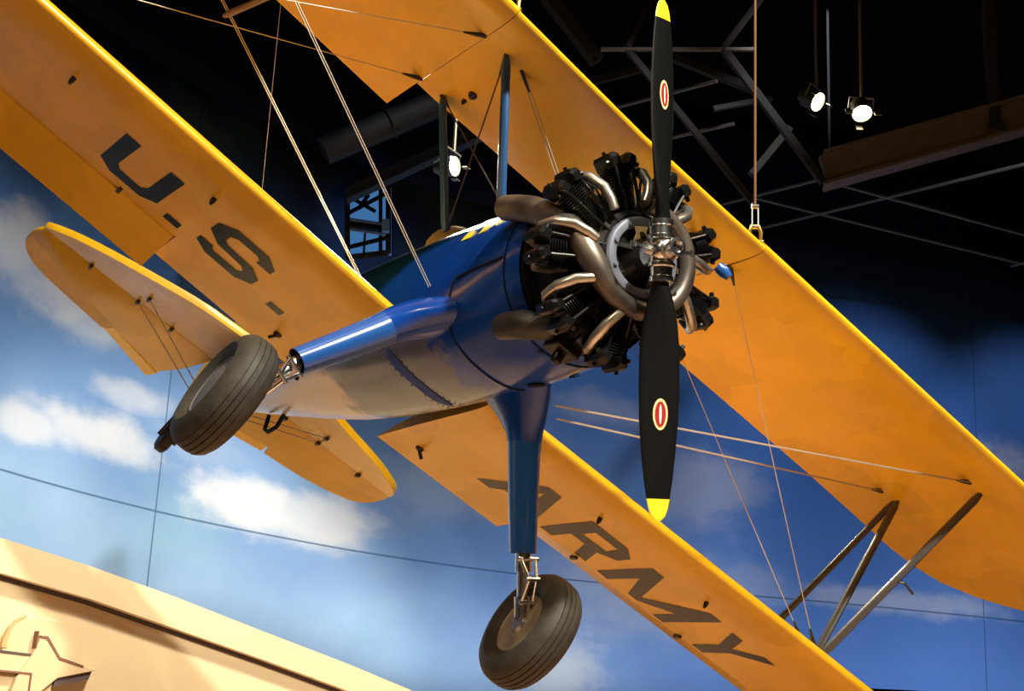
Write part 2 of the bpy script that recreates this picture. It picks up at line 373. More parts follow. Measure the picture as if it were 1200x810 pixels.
# drawn as stroke quads in a 1 x 1 cell, u aft->fwd reversed so that they read from the right side
def q(u0, v0, u1, v1): return [(u0, v0), (u1, v0), (u1, v1), (u0, v1)]
two = [q(0, 0, .8, .2), q(0, .2, .2, .55), q(0, .42, .8, .6), q(.6, .6, .8, 1), q(0, .82, .8, 1)]
zero = [q(0, 0, .2, 1), q(.6, 0, .8, 1), q(.2, 0, .6, .2), q(.2, .8, .6, 1)]
five = [q(0, 0, .8, .2), q(.6, .2, .8, .55), q(0, .42, .8, .6), q(0, .6, .2, 1), q(0, .82, .8, 1)]
for gi, gl in enumerate((two, zero, five)): glyph([[(.8 - u, v) for u, v in p] for p in gl], -1.38 + gi * .22)

# ---- tail
ZS = .333
def tailring(pts, th):   # pts list of (x) from LE to TE at y : build thin section
    pass
def slab(name, outline, z, th, m, parent, droop=None):
    """rounded-edge flat surface from an (x,y) outline"""
    for _ in range(2):
        o2 = []; n_ = len(outline)
        for i in range(n_):
            a_, p_, c_ = V(outline[i - 1]), V(outline[i]), V(outline[(i + 1) % n_])
            if abs((p_ - a_).angle(c_ - p_)) < rad(42) and min((p_ - a_).length, (c_ - p_).length) > .03: o2 += [tuple(p_ + (a_ - p_) * .25), tuple(p_ + (c_ - p_) * .25)]
            else: o2.append(tuple(p_))
        outline = o2
    cx = sum(p[0] for p in outline) / len(outline); cy = sum(p[1] for p in outline) / len(outline)
    b = MB(); rings = []
    for k, (f, h) in enumerate(((.0, .0), (.985, .0), (1., .25), (1., .75), (.985, 1.), (0., 1.))):
        ring = []
        for x, y in outline:
            px, py = cx + (x - cx) * f, cy + (y - cy) * f
            zz = z + th * (h - .5)
            if droop: zz += droop * (px - droop_x)
            ring.append(V((px, py, zz)))
        rings.append(ring)
    b.loft(rings, caps=(False, False)); return b.build(name, m, parent, angle=50)
TE_R = [(-6.475, .17), (-6.475, 1.90), (-6.62, 1.945), (-6.93, 1.92), (-7.15, 1.82), (-7.33, 1.62), (-7.42, 1.25), (-7.50, .86), (-7.33, .83), (-7.52, .24), (-7.10, .18)]
TAB_R = [(-7.345, .825), (-7.50, .855), (-7.81, .24), (-7.60, .225)]
LE_R = [(-5.50, .04), (-5.55, .36), (-5.60, .67), (-5.79, 1.05), (-5.99, 1.42), (-6.18, 1.70), (-6.33, 1.85), (-6.44, 1.935), (-6.455, 1.935), (-6.455, .04)]
TE_L = [(-6.475, .17), (-6.44, 1.80), (-6.60, 1.84), (-6.99, 1.83), (-7.20, 1.71), (-7.44, 1.33), (-7.52, .95), (-7.33, .90), (-7.52, .30), (-7.10, .18)]
TAB_L = [(-7.345, .895), (-7.54, .93), (-7.81, .34), (-7.60, .30)]
LE_L = [(-5.50, .04), (-5.55, .40), (-5.64, .70), (-5.80, 1.0), (-5.92, 1.30), (-6.05, 1.52), (-6.19, 1.70), (-6.30, 1.78), (-6.42, 1.81), (-6.455, 1.81), (-6.455, .04)]
DRP = .27                       # elevators hang about 15 degrees down
def deflect(l, s):
    out = []
    for x, y in l:
        d_ = max(0, (-6.46 - x) / (1 + 2.08 * DRP)); out.append((-6.46 - d_, s * y - .78 * DRP * d_))
    return out
droop_x = -6.46
for s, LE_, TE_, TAB_ in ((1, LE_L, TE_L, TAB_L), (-1, LE_R, TE_R, TAB_R)):
    st = slab('tail_stabilizer', [(x, s * y) for x, y in LE_], ZS, .06, M_YEL, plane)
    slab('elevator', deflect(TE_, s), ZS, .045, M_YEL, st, droop=DRP)
    slab('trim_tab', deflect(TAB_, s), ZS, .028, M_YELM, st, droop=DRP)
    for x, y in ((-6.2, .95), (-6.44, .98), (-6.46, 1.45), (-6.46, .62)):
        h = MB(); h.box((x, s * y, ZS - .04), V((.035, 0, 0)), V((0, .012, 0)), V((0, 0, .022))); h.build('hinge_fitting', M_DARK, st)
    # bracing: two struts below, wires above
    for xa, ya, xb in ((-6.2, .95, -6.55), (-6.44, .98, -6.75)):
        h = MB(); h.tube([(xa, s * ya, ZS - .04), (xb, s * .05, .02)], .006, 6); h.build('tail_brace_wire', M_WIRE, plane)
fo = [(-5.75, .45), (-6.0, .75), (-6.3, 1.15), (-6.55, 1.38), (-6.70, 1.43), (-6.72, .40)]
b = MB(); b.prism(fo, lambda u, v, k: V((u, -.03 + .06 * k, v))); b.build('tail_fin', M_YEL, plane, bevel=.02)
ro = [(-6.74, .12), (-6.74, 1.45), (-6.9, 1.5), (-7.2, 1.42), (-7.5, 1.1), (-7.6, .7), (-7.5, .3), (-7.2, .12)]
b = MB(); b.prism(ro, lambda u, v, k: V((u, -.028 + .056 * k, v))); b.build('rudder', M_YEL, plane, bevel=.02)
tw = MB(); tw.lathe([(-.05, .05), (-.05, .10), (-.03, .125), (.03, .125), (.05, .10), (.05, .05)], (-7.05, 0, -.33), (0, 1, 0), 20)
two_ = empty('tail_wheel', None, None, parent=plane)
tw.build('tail_tyre', M_TYRE, two_)
tf = MB(); tf.tube([(-6.75, 0, .1), (-6.95, .07, -.15), (-7.05, .075, -.33)], .022, 8); tf.tube([(-6.75, 0, .1), (-6.95, -.07, -.15), (-7.05, -.075, -.33)], .022, 8)
tf.build('tail_fork', M_DARK, two_)
h = MB(); h.tube([(-4.55, .10, -.30), (-4.6, .12, -.40), (-4.72, .12, -.43), (-4.85, .12, -.39), (-4.9, .10, -.27)], .016, 8); h.build('belly_grab_handle', M_BLKM, plane)

# ---- struts
def streamline(name, a, b_, w, t, m, parent):
    a, b_ = V(a), V(b_); ax = (b_ - a).normalized(); f = V((1, 0, 0)); f = (f - ax * f.dot(ax)).normalized(); s = ax.cross(f)
    def ring(p, k): return [p + f * (w * k * cos(2 * pi * i / 16)) + s * (t * k * sin(2 * pi * i / 16)) for i in range(16)]
    mb = MB(); mb.loft([ring(a, .55), ring(a + ax * .06, 1), ring(b_ - ax * .06, 1), ring(b_, .55)]); return mb.build(name, m, parent, angle=60)
for s in (1, -1):
    UF = V((XU - .306, s * 3.397, zbot('u', .306, 3.397, 1.55))); UR = V((XU - 1.08, s * 3.397, zbot('u', 1.08, 3.397, 1.55)))
    LF = V((XL - .17, s * 3.36, wing_pt('l', 1, 0, 1.5, .17, 3.36, True).z)); LR = V((XL - .95, s * 3.36, wing_pt('l', 1, 0, 1.5, .95, 3.36, True).z))
    LF += V((0, 0, -.01)); LR += V((0, 0, -.01))
    streamline('interplane_strut', UF, LF, .040, .020, M_NSTRUT, plane)
    streamline('interplane_strut', UR, LR, .034, .018, M_NSTRUT, plane)
    streamline('interplane_strut', UR + V((.03, 0, 0)), LF + V((-.06, 0, 0)), .038, .020, M_NSTRUT, plane)
    CF = V((XU - .306, s * .844, zbot('u', .306, .844, 1.14))); CR = V((XU - 1.06, s * .844, zbot('u', 1.06, .844, 1.14)))
    BF = V((-1.317, s * .364, .33)); BR = V((-1.976, s * .379, .35))
    streamline('cabane_strut', CF, BF, .036, .022, M_STRUT, plane); streamline('cabane_strut', CR, BR, .036, .020, M_STRUT, plane)
    def wire(name, a, b_, r=.0032, m=M_WIRE, pair=0., sp=V((1, 0, 0)), fit=2):
        mb = MB(); a, b_ = V(a), V(b_)
        for k in ((-1, 1) if pair else (0,)):
            mb.tube([a + sp * (k * pair / 2), b_ + sp * (k * pair / 2)], r, 6)
        o = mb.build(name, m, plane)
        if fit:
            for p, d in ((a, (b_ - a).normalized()), (b_, (a - b_).normalized()))[2 - fit:]:
                h = MB(); h.tube([p - d * .01, p + d * .05, p + d * .12], [.016, .013, .006], 6); h.build('wire_end_fitting', M_DARK, o)
        return o
    wire('cabane_wire', CF, BR + V((0, 0, .03)), .0045, M_DWIRE); wire('cabane_wire', CR, BF + V((0, 0, .03)), .0045, M_DWIRE)
    wire('cabane_wire', V((XU - .31, s * .715, zbot('u', .31, .715, 1.14))), V((-1.317, -s * .364, .36)), .003, M_WIRE, .03, fit=2)
    # landing wires: wing-joint fittings -> foot of the N struts
    FF = V((XU - .306, s * 1.01, zbot('u', .306, 1.01, 1.54))); FR = V((XU - 1.08, s * 1.01, zbot('u', 1.08, 1.01, 1.54)))
    wire('landing_wire', FF, LF + V((.03, -s * .12, 0))); wire('landing_wire', FR, LF + V((-.02, -s * .20, .0)))
    # flying wires (doubled): fuselage -> upper N-strut fittings
    G1 = V((-1.42, s * .435, -.25)) if s < 0 else V((-1.30, .50, -.36)); G2 = V((-1.93, s * .455, -.34)) if s < 0 else V((-1.42, .60, -.36))
    T1 = V((XU - .30, s * 3.27, zbot('u', .30, 3.27, 1.55))); T2 = V((XU - 1.09, s * 3.27, zbot('u', 1.09, 3.27, 1.55)))
    wire('flying_wire', G1, T1, .0032, M_WIRE, .024, fit=1); wire('flying_wire', G2, T2, .0032, M_WIRE, .024, fit=1)
    if s < 0:
        # spreader rod that joins the crossing wires
        def cross(a, b_, c, d):
            best = None
            for i in range(400):
                p = a + (b_ - a) * i / 399; u = (d - c); t = (p - c).dot(u) / u.dot(u); dd = (p - (c + u * t)).length
                if best is None or dd < best[0]: best = (dd, p)
            return best[1]
        p1 = cross(G1, T1, FF, LF); p2 = cross(G2, T2, FR, LF); d = (p1 - p2).normalized()
        h = MB(); h.tube([p2 - d * .06, p2, p1, p1 + d * .1], [.012, .02, .02, .012], 8); h.build('wire_spreader', mat('wood_rod', (.14, .08, .05), rough=.6), plane)
# fuel drain and gauge under the centre section
for c_, y_, r in ((.825, -.75, .028), (.93, -.748, .016)):
    h = MB(); p = V((XU - c_, y_, zbot('u', c_, abs(y_), 1.14))); h.lathe([(0, r), (-.012, r), (-.03, r * .5)], p, (0, 0, 1), 14); h.build('fuel_drain', M_DARK, plane)
# pitot bracket on the left front strut
h = MB(); UFl = V((XU - .306, 3.397, zbot('u', .306, 3.397, 1.55))); LFl = V((XL - .17, 3.36, ZL + .2))
pm = UFl + (LFl - UFl) * .54; h.tube([pm, pm + V((.10, .0, -.02)), pm + V((.12, .08, -.05))], .009, 6); h.build('pitot_bracket', M_DARK, plane)

# ---- landing gear
WX, WY, WZ = -1.416, 1.06, -1.423
for s in (1, -1):
    WY = 1.095 if s > 0 else 1.005; FE = 1.0 if s > 0 else .80
    def fe_(y, z): return (-1.42, s * (.68 + (y - .68) * FE), -.87 + (z + .87) * FE)
    leg = empty('landing_gear_leg', None, None, parent=plane)
    def ring(c, rx, ry, tilt, n=24):
        c = V(c); ax = V((0, s * sin(tilt), -cos(tilt))); u = V((1, 0, 0)); w = ax.cross(u)
        return [c + u * (rx * cos(2 * pi * k / n)) + w * (ry * sin(2 * pi * k / n)) for k in range(n)]
    b = MB(); b.loft([ring((-1.46, s * .30, -.36), .34, .12, .5), ring((-1.45, s * .37, -.42), .27, .115, .5), ring((-1.435, s * .43, -.485), .19, .105, .52), ring((-1.425, s * .475, -.545), .125, .097, .53), ring((-1.42, s * .51, -.60), .10, .092, .53)])
    b.build('root_fairing', M_BLUE, leg, angle=60)
    b = MB(); b.loft([ring((-1.42, s * .505, -.592), .101, .093, .53), ring((-1.42, s * .54, -.65), .096, .088, .53), ring((-1.42, s * .68, -.87), .088, .080, .54), ring(fe_(.83, -1.10), .078, .072, .55)], caps=(False, False))
    b.loft([ring(fe_(.83, -1.10), .078, .072, .55), ring(fe_(.828, -1.096), .066, .060, .55), ring(fe_(.80, -1.05), .062, .056, .55)], caps=(False, True), mi=1)
    b.build('leg_fairing', [M_BLUEL, M_BLKM], leg, angle=50)
    a0 = V(fe_(.80, -1.05)); a1 = V((-1.416, s * (WY - .105), -1.345)); ax = (a1 - a0).normalized()
    b = MB(); b.tube([a0, a0 + (a1 - a0) * .45, a0 + (a1 - a0) * .45, a1], [.044, .044, .033, .033], 14); b.tube([a1 - ax * .06, a1 + ax * .05], .047, 14)
    b.build('oleo_strut', M_STEEL, leg, angle=40)
    # torque links ahead of the strut
    fx = V((1, 0, 0)); sd = ax.cross(fx).normalized()
    t0 = a0 + ax * .09 + fx * .05; tk = a0 + ax * .20 + fx * .105; t1 = a1 - ax * .03 + fx * .045
    b = MB()
    for k in (-1, 1):
        b.tube([t0 + sd * (.045 * k), tk + sd * (.022 * k)], .010, 8); b.tube([t1 + sd * (.035 * k), tk + sd * (.022 * k)], .010, 8)
    b.tube([t0 - sd * .065, t0 + sd * .065], .013, 8); b.tube([tk - sd * .04, tk + sd * .04], .013, 8); b.tube([t1 - sd * .05, t1 + sd * .05], .013, 8)
    b.tube([a0 + ax * .09, t0], .014, 8); b.tube([a1 - ax * .03, t1], .014, 8)
    b.build('torque_link', M_STEEL, leg, angle=50)
    b = MB(); b.tube([a1 + V((0, -s * .01, .01)), V((WX, s * (WY - .03), WZ))], [.045, .032], 12); b.lathe([(-.02, .05), (.02, .07), (.05, .06)], (WX, s * (WY - .075), WZ), (0, s, 0), 16)
    b.build('axle', M_ALU, leg, angle=40)
    hb = MB(); hb.tube([a0 + ax * .05 - fx * .05, a0 + ax * .02 - fx * .09 - sd * .05, a0 + ax * .06 - fx * .10 - sd * .08], .010, 6); hb.build('brake_hose', M_BLKM, leg)
    wheel = empty('main_wheel', None, None, parent=plane)
    R, W = .335, .113
    prof = [(-.062, .165), (-.078, .175), (-.098, .205), (-W - .004, .24), (-W + .004, .272), (-.092, .303), (-.070, .320)]
    gro = []
    for gx in (-.048, -.016, .016, .048): gro += [(gx - .0035, R - 2.2 * gx * gx), (gx - .002, R - .010), (gx + .002, R - .010), (gx + .0035, R - 2.2 * gx * gx)]
    prof = prof + gro + [(-a, r) for a, r in reversed(prof)]
    b = MB(); b.lathe(prof, (WX, s * WY, WZ), (0, s, 0), 72, caps=(False, False)); b.build('tyre', M_TYRE, wheel, angle=30)
    # inboard rim dish and outboard smooth cover (axis points outboard)
    b = MB(); b.lathe([(-.076, .176), (-.082, .170), (-.075, .160), (-.055, .150), (-.03, .11), (-.03, .06), (-.05, .055), (-.05, .02)], (WX, s * WY, WZ), (0, s, 0), 48); b.build('rim', M_HUBI, wheel, angle=30)
    b = MB(); b.lathe([(.074, .178), (.084, .172), (.084, .165), (.078, .158), (.088, .10), (.092, .03), (.092, .0)], (WX, s * WY, WZ), (0, s, 0), 48); b.build('wheel_cover', M_HUBC, wheel, angle=30)

# ---- propeller
TH = -.567
d = V((0, sin(TH), cos(TH)))
prop = empty('propeller', None, None, parent=plane)
def blade_par(r):
    T = [(.10, .075, .070, 60), (.17, .085, .075, 50), (.24, .125, .062, 40), (.34, .165, .050, 33), (.48, .188, .038, 27), (.64, .195, .029, 22), (.80, .188, .023, 19), (.95, .168, .018, 17), (1.08, .140, .014, 15), (1.16, .116, .011, 14.5), (1.21, .095, .009, 14), (1.243, .070, .007, 14), (1.262, .036, .005, 14), (1.268, .010, .003, 14)]
    for a, b in zip(T, T[1:]):
        if a[0] <= r <= b[0]:
            t = (r - a[0]) / (b[0] - a[0]); return [p + (q_ - p) * t for p, q_ in zip(a[1:], b[1:])]
    return T[-1][1:]
for k in (1, -1):
    dd = d * k
    mot = V((0, -dd.z, dd.y))                      # clockwise seen from the cockpit
    def bp_(r, u, up, off=0.):
        ch, tk, be = blade_par(r); be = rad(be)
        ec = mot * cos(be) + V((1, 0, 0)) * sin(be); en = V((1, 0, 0)) * cos(be) - mot * sin(be)
        h = tk / 2 * math.sqrt(max(0, 1 - u * u))
        return dd * r + ec * (u * ch / 2 - .012 * min(1, r)) + en * ((h * 1.2 + off) if up else -h * .8 - off)
    RS = [.10, .13, .17, .20, .24, .29, .34, .41, .48, .56, .64, .72, .80, .88, .95, 1.02, 1.08, 1.12]
    RT = [1.165, 1.19, 1.21, 1.228, 1.243, 1.254, 1.262, 1.268]
    def ringb(r): return [bp_(r, cos(pi * i / 12), True) for i in range(13)] + [bp_(r, cos(pi * i / 12), False) for i in range(11, 0, -1)]
    b = MB(); b.loft([ringb(r) for r in RS + [1.165]]); bl = b.build('blade', M_PROP, prop, angle=60)
    b = MB(); b.loft([ringb(r) for r in RT]); b.build('blade_tip', M_TIP, prop, angle=60)
    for nm, a0, w0, of, m_ in (('decal_border', .074, .036, .0012, M_CREAM), ('decal_field', .060, .026, .0020, M_RED), ('decal_stripe', .046, .006, .0028, M_WHITE)):
        g = MB(); rc = .775; n = 36; ch = blade_par(rc)[0]; vs = [bp_(rc, .04, True, of)]
        for ring_ in (.5, 1.):
            for i in range(n):
                a = 2 * pi * i / n; vs.append(bp_(rc + a0 * ring_ * cos(a), .04 + 2 * w0 * ring_ * sin(a) / ch, True, of))
        fs = [(0, 1 + i, 1 + (i + 1) % n) for i in range(n)] + [(1 + i, 1 + n + i, 1 + n + (i + 1) % n, 1 + (i + 1) % n) for i in range(n)]
        g.add(vs, fs); g.build(nm, m_, prop)
b = MB()
for k in (1, -1):
    b.lathe([(.0, .060), (.055, .060), (.06, .068), (.075, .068), (.08, .056), (.12, .054), (.125, .060), (.15, .060), (.155, .050)], V((0, 0, 0)), d * k, 28)
b.lathe([(-.10, .075), (-.06, .075), (.0, .066), (.045, .062), (.06, .05)], (0, 0, 0), (1, 0, 0), 28)
hub_ = b.build('hub_barrel', M_STEEL, prop, angle=35)
b = MB(); b.lathe([(.05, .045), (.075, .045), (.08, .036), (.115, .036), (.118, .044), (.135, .044), (.137, .030), (.115, .026)], (0, 0, 0), (1, 0, 0), 28); b.build('hub_nut', M_STEEL, prop, angle=35)
per = V((1, 0, 0)).cross(d)
for k in (1, -1):
    e = per * k; b = MB()
    b.lathe([(.05, .026), (.085, .026), (.09, .02)], d * .0, e, 14)
    b.bar(e * .05 + V((.02, 0, 0)), e * .17 + V((.02, 0, 0)) + d * .012, .020, .016); b.lathe([(-.014, .013), (.014, .013)], e * .17 + V((.02, 0, 0)) + d * .012, d, 12)
    b.build('counterweight_arm', M_STEEL, prop, angle=35)

# ---- engine: nine-cylinder radial
eng = empty('radial_engine', None, None, parent=plane)
EX = -.30
b = MB(); b.lathe([(-.66, .30), (-.60, .33), (-.50, .30), (-.46, .22), (-.42, .245), (-.20, .245), (-.17, .22)], (0, 0, 0), (1, 0, 0), 45); b.build('crankcase', M_SOOT, eng, angle=30)
b = MB(); b.lathe([(-.21, .20), (-.155, .205), (-.142, .198), (-.138, .185), (-.140, .160), (-.150, .152), (-.19, .150)], (0, 0, 0), (1, 0, 0), 48, caps=(True, False))
for k in range(9):
    a = 2 * pi * (k + .5) / 9; b.lathe([(-.14, .011), (-.128, .011)], (0, .173 * sin(a), .173 * cos(a)), (1, 0, 0), 8)
b.build('nose_case', M_NOSE, eng, angle=30)
b = MB(); b.lathe([(-.195, .155), (-.185, .13), (-.15, .10), (-.10, .082), (-.07, .075)], (0, 0, 0), (1, 0, 0), 36)
for k in range(6):
    a = 2 * pi * k / 6 + .3; c = V((0, sin(a), cos(a))); b.bar(c * .085 + V((-.115, 0, 0)), c * .145 + V((-.165, 0, 0)), .022, .03, up=(1, 0, 0))
b.build('thrust_bearing_cover', M_SOOT, eng, angle=30)
c = V((0, -.64, .77)); t_ = V((0, .77, .64)); b = MB(); b.prism([(-.05, .085), (.045, .09), (.02, .115), (.035, .148), (-.04, .152), (-.03, .12)], lambda u, v, k: t_ * u + c * v + V((-.128 - .012 * k, 0, 0))); b.build('data_plate', M_CREAM, eng, smooth=False)
b = MB(); b.tube([(-.21, .215 * sin(2 * pi * i / 40), .215 * cos(2 * pi * i / 40)) for i in range(41)], .018, 8); b.build('ignition_harness', M_BLK, eng)
b = MB(); b.tube([(-.21, .03, .225), (-.19, .045, .30), (-.20, .075, .40), (-.26, .082, .45)], .007, 6); lead0 = b.build('ignition_lead', M_BLKM, eng)
b = MB(); b.lathe([(-.60, .40), (-.63, .415), (-.66, .40)], (0, 0, 0), (1, 0, 0), 48); b.build('firewall', M_SOOT, eng)
cyl0 = rock0 = None
def copy_to(o, mtx, parent):
    c = o.copy(); col.objects.link(c); c.parent = parent; c.matrix_local = mtx; return c
# one cylinder built pointing up (+z) at angle 0
b = MB(); prof = [(.20, .085), (.235, .085), (.24, .068)]
z = .245
while z < .385: prof += [(z, .066), (z, .082), (z + .004, .082), (z + .004, .066)]; z += .0125
prof += [(.388, .066)]
z = .392
while z < .485: prof += [(z, .066), (z, .090 - (z - .392) * .16), (z + .005, .090 - (z - .392) * .16), (z + .005, .062)]; z += .0135
prof += [(.49, .05), (.50, .02)]
b.lathe(prof, (EX, 0, 0), (0, 0, 1), 26)
cyl0 = b.build('cylinder', M_BLK, eng, angle=25)
def rocker(sgn):
    b = MB(); c = V((EX, sgn * .048, .505)); t = rad(24) * sgn
    ey = V((0, cos(t), -sin(t))); ez = V((0, sin(t), cos(t)))
    b.loft([[c + V((x, 0, 0)) + ey * (yy * w) + ez * (zz * h + dz) for yy, zz in ((-1, -1), (1, -1), (1, .5), (.6, 1), (-.6, 1), (-1, .5))] for x, w, h, dz in ((-.075, .022, .024, -.012), (-.06, .032, .036, 0), (.05, .034, .038, .002), (.078, .030, .032, 0), (.092, .020, .020, -.006))])
    b.lathe([(0, .012), (.02, .012), (.024, .007)], c + V((.06, 0, 0)) + ey * .032 * sgn, ey * sgn, 8)
    b.lathe([(0, .010), (.016, .010)], c + V((.01, 0, 0)) + ez * .038, ez, 8)
    return b.build('rocker_box', M_BLK, eng, angle=30)
rkA, rkB = rocker(1), rocker(-1)
def pushrod(sgn):
    b = MB(); b.tube([(EX + .125, sgn * .035, .20), (EX + .075, sgn * .052, .49)], .009, 8); return b.build('pushrod_tube', M_BLK, eng)
prA, prB = pushrod(1), pushrod(-1)
b = MB(); b.tube([(EX - .07, .055, .46), (EX - .01, .105, .475), (EX + .06, .120, .44), (EX + .12, .105, .37), (EX + .15, .07, .31), (EX + .155, .045, .27)], [.026, .027, .027, .026, .025, .025], 12); ex0 = b.build('exhaust_stub', M_PIPE, eng, angle=50)
b = MB(); b.tube([(EX - .10, -.05, .45), (EX - .15, -.06, .42), (EX - .17, -.05, .33), (EX - .16, -.03, .24)], .024, 10); in0 = b.build('intake_pipe', M_ALU, eng, angle=50)
for k in range(1, 9):
    mt = Matrix.Rotation(-2 * pi * k / 9, 4, 'X')
    for o in (cyl0, rkA, rkB, prA, prB, ex0, in0, lead0): copy_to(o, mt, eng)
# front collector ring, swelling towards the tail pipe
b = MB(); P = []; Rr = []
for i in range(49):
    a = rad(188 - 212 * i / 48)                # from the tail-pipe root under the nose and up the left side
    P.append((-.145, .262 * sin(a), .262 * cos(a))); Rr.append(.049 - .010 * i / 48)
b.tube(P, Rr, 16); b.build('exhaust_collector_ring', M_EXH, eng, angle=60)
b = MB()
pth = [(-.145, -.02, -.264), (-.147, -.11, -.242), (-.165, -.20, -.19), (-.21, -.28, -.125), (-.29, -.355, -.065), (-.40, -.425, -.025), (-.53, -.475, .012), (-.66, -.50, .04), (-.79, -.515, .065)]
b.tube(pth, [.048, .056, .064, .068, .069, .069, .069, .067, .066], 20); 
b.tube([pth[-1], (-.74, -.508, .055)], [.060, .058], 20, mi=1)
b.build('exhaust_tail_pipe', [M_EXH, M_BLKM], eng, angle=60)
b = MB(); b.tube([(-.46, .0, -.30), (-.47, -.06, -.42), (-.49, -.14, -.475), (-.55, -.19, -.49), (-.64, -.215, -.50), (-.70, -.22, -.50)], [.06, .062, .068, .075, .070, .066], 18); b.tube([(-.701, -.22, -.50), (-.69, -.22, -.50)], [.058, .05], 18, mi=1)
b.build('air_intake_elbow', [M_DALU, M_BLKM], eng, angle=50)
b = MB(); b.box((-.47, .02, -.46), V((.07, 0, 0)), V((0, .075, 0)), V((0, 0, .06))); b.box((-.40, .06, -.42), V((.05, 0, 0)), V((0, .05, 0)), V((0, 0, .05))); b.lathe([(-.02, .03), (.03, .03), (.05, .02)], (-.47, .02, -.53), (0, 0, -1), 14)
b.build('carburettor', M_SOOT, eng, bevel=.01)
b = MB(); b.lathe([(-.1, .03), (-.09, .055), (.06, .055), (.075, .03)], (-.36, .0, -.40), (1, 0, 0), 18); b.lathe([(0, .02), (.03, .016)], (-.30, 0, -.46), (0, 0, -1), 8); b.build('oil_sump', M_SOOT, eng, angle=40)
for sy in (-1, 1):
    b = MB(); b.lathe([(-.56, .02), (-.55, .055), (-.46, .055), (-.45, .04), (-.41, .03)], (0, sy * .17, .14), (1, 0, 0), 18); b.build('magneto', M_SOOT, eng, angle=40)
for k, a in enumerate((20, 75, 130, 200, 250, 300, 340)):
    a = rad(a); c, s_ = cos(a), sin(a)
    b = MB(); b.tube([(-.64, .36 * s_, .36 * c), (-.55, .33 * s_, .33 * c), (-.45, .24 * s_, .24 * c)], .014, 8); b.build('engine_mount_tube', M_ALU if k % 3 == 0 else M_BLK, eng)
b = MB(); b.lathe([(-.01, .03), (.03, .034), (.07, .02)], (-.24, .43, .32), (.4, .7, -.3), 12); b.build('blue_plug_cover', M_BLUEL, eng, angle=40)

# ---- hanging cables
g = 'steel cables the biplane hangs from'
def cable(p, top, r, label, m, shackle=True):
    c = empty('hanging_cable', label, 'cable', p, g)
    L = top - p.z
    b = MB(); b.tube([(0, 0, .22 if shackle else 0), (0, 0, L)], r, 8); b.build('cable', m, c)
    if shackle:
        b = MB(); b.tube([(-.03, 0, .0), (-.035, 0, .07), (-.02, 0, .11), (.02, 0, .11), (.035, 0, .07), (.03, 0, .0)], .012, 8); b.tube([(-.05, 0, .01), (.05, 0, .01)], .014, 8); b.build('shackle', M_BRASS, c)
        b = MB(); b.tube([(-.018, 0, .10), (-.018, 0, .24)], .006, 6); b.tube([(.018, 0, .10), (.018, 0, .24)], .006, 6); b.tube([(-.022, 0, .235), (.022, 0, .235)], .014, 8); b.tube([(-.022, 0, .105), (.022, 0, .105)], .014, 8); b.build('turnbuckle', M_STEEL, c)
    return c
M_CAB = mat('rusty_cable', (.14, .07, .04), rough=.5, metal=.4)
cable(PW(wing_pt('u', 1, 0, 1.54, .16, 1.0, True)) + V((0, 0, -.01)), 12.4, .008, 'rust-brown steel cable rising from the wing joint right of the propeller', M_CAB)
cable(PW(wing_pt('u', -1, 0, 1.54, .16, 1.0, True)) + V((0, 0, -.01)), 12.4, .008, 'brass-shackled steel cable on the upper wing edge above the blue centre struts', M_CAB)
cable(PW((-6.3, 0, .43)) + V((0, 0, -.01)), 12.4, .004, 'thin steel cable rising to the ceiling behind the wing marked with a U', M_CAB, False)

# ------------------------------------------------------------------ the room (world coordinates)
def wallx(u):   # plan curve of the painted sky wall, u = arc parameter
    pass
ctrl = [(-7.6, 4.0), (-7.0, 8.5), (-6.25, 12.5), (-5.25, 15.34), (-4.10, 17.5), (-2.9, 19.0), (-1.6, 20.25), (.16, 21.4), (2.4, 22.3), (4.7, 22.85), (6.9, 23.6), (8.6, 24.3), (12.5, 26.2), (17.0, 28.0)]
def catmull(P, n=8):
    out = []
    for i in range(len(P) - 1):
        p0 = V(P[max(i - 1, 0)]); p1 = V(P[i]); p2 = V(P[i + 1]); p3 = V(P[min(i + 2, len(P) - 1)])
        for k in range(n):
            t = k / n; out.append(.5 * ((2 * p1) + (p2 - p0) * t + (2 * p0 - 5 * p1 + 4 * p2 - p3) * t * t + (3 * p1 - p0 - 3 * p2 + p3) * t ** 3))
    out.append(V(P[-1])); return out
wc = catmull([V((x, y, 0)) for x, y in ctrl])
arc = [0.]
for a, c in zip(wc, wc[1:]): arc.append(arc[-1] + (c - a).length)
def wall_obj(name, z0, z1, m, off=0.):
    me = bpy.data.meshes.new(name); vs = []; fs = []; n = len(wc)
    zs_ = [z0 + (z1 - z0) * i / 6 for i in range(7)]
    for z in zs_: vs += [(p.x, p.y + off, z) for p in wc]
    for j in range(6):
        for i in range(n - 1): fs.append((j * n + i, j * n + i + 1, (j + 1) * n + i + 1, (j + 1) * n + i))
    me.from_pydata(vs, [], fs); me.update(); uvl = me.uv_layers.new(name='uv')
    for l in me.loops:
        vi = l.vertex_index; uvl.data[l.index].uv = (arc[vi % n], vs[vi][2])
    me.polygons.foreach_set('use_smooth', [True] * len(me.polygons)); me.materials.append(m)
    o = bpy.data.objects.new(name, me); col.objects.link(o)
    so = o.modifiers.new('thick', 'SOLIDIFY'); so.thickness = .2; so.offset = 1 if False else -1
    return structure(o)

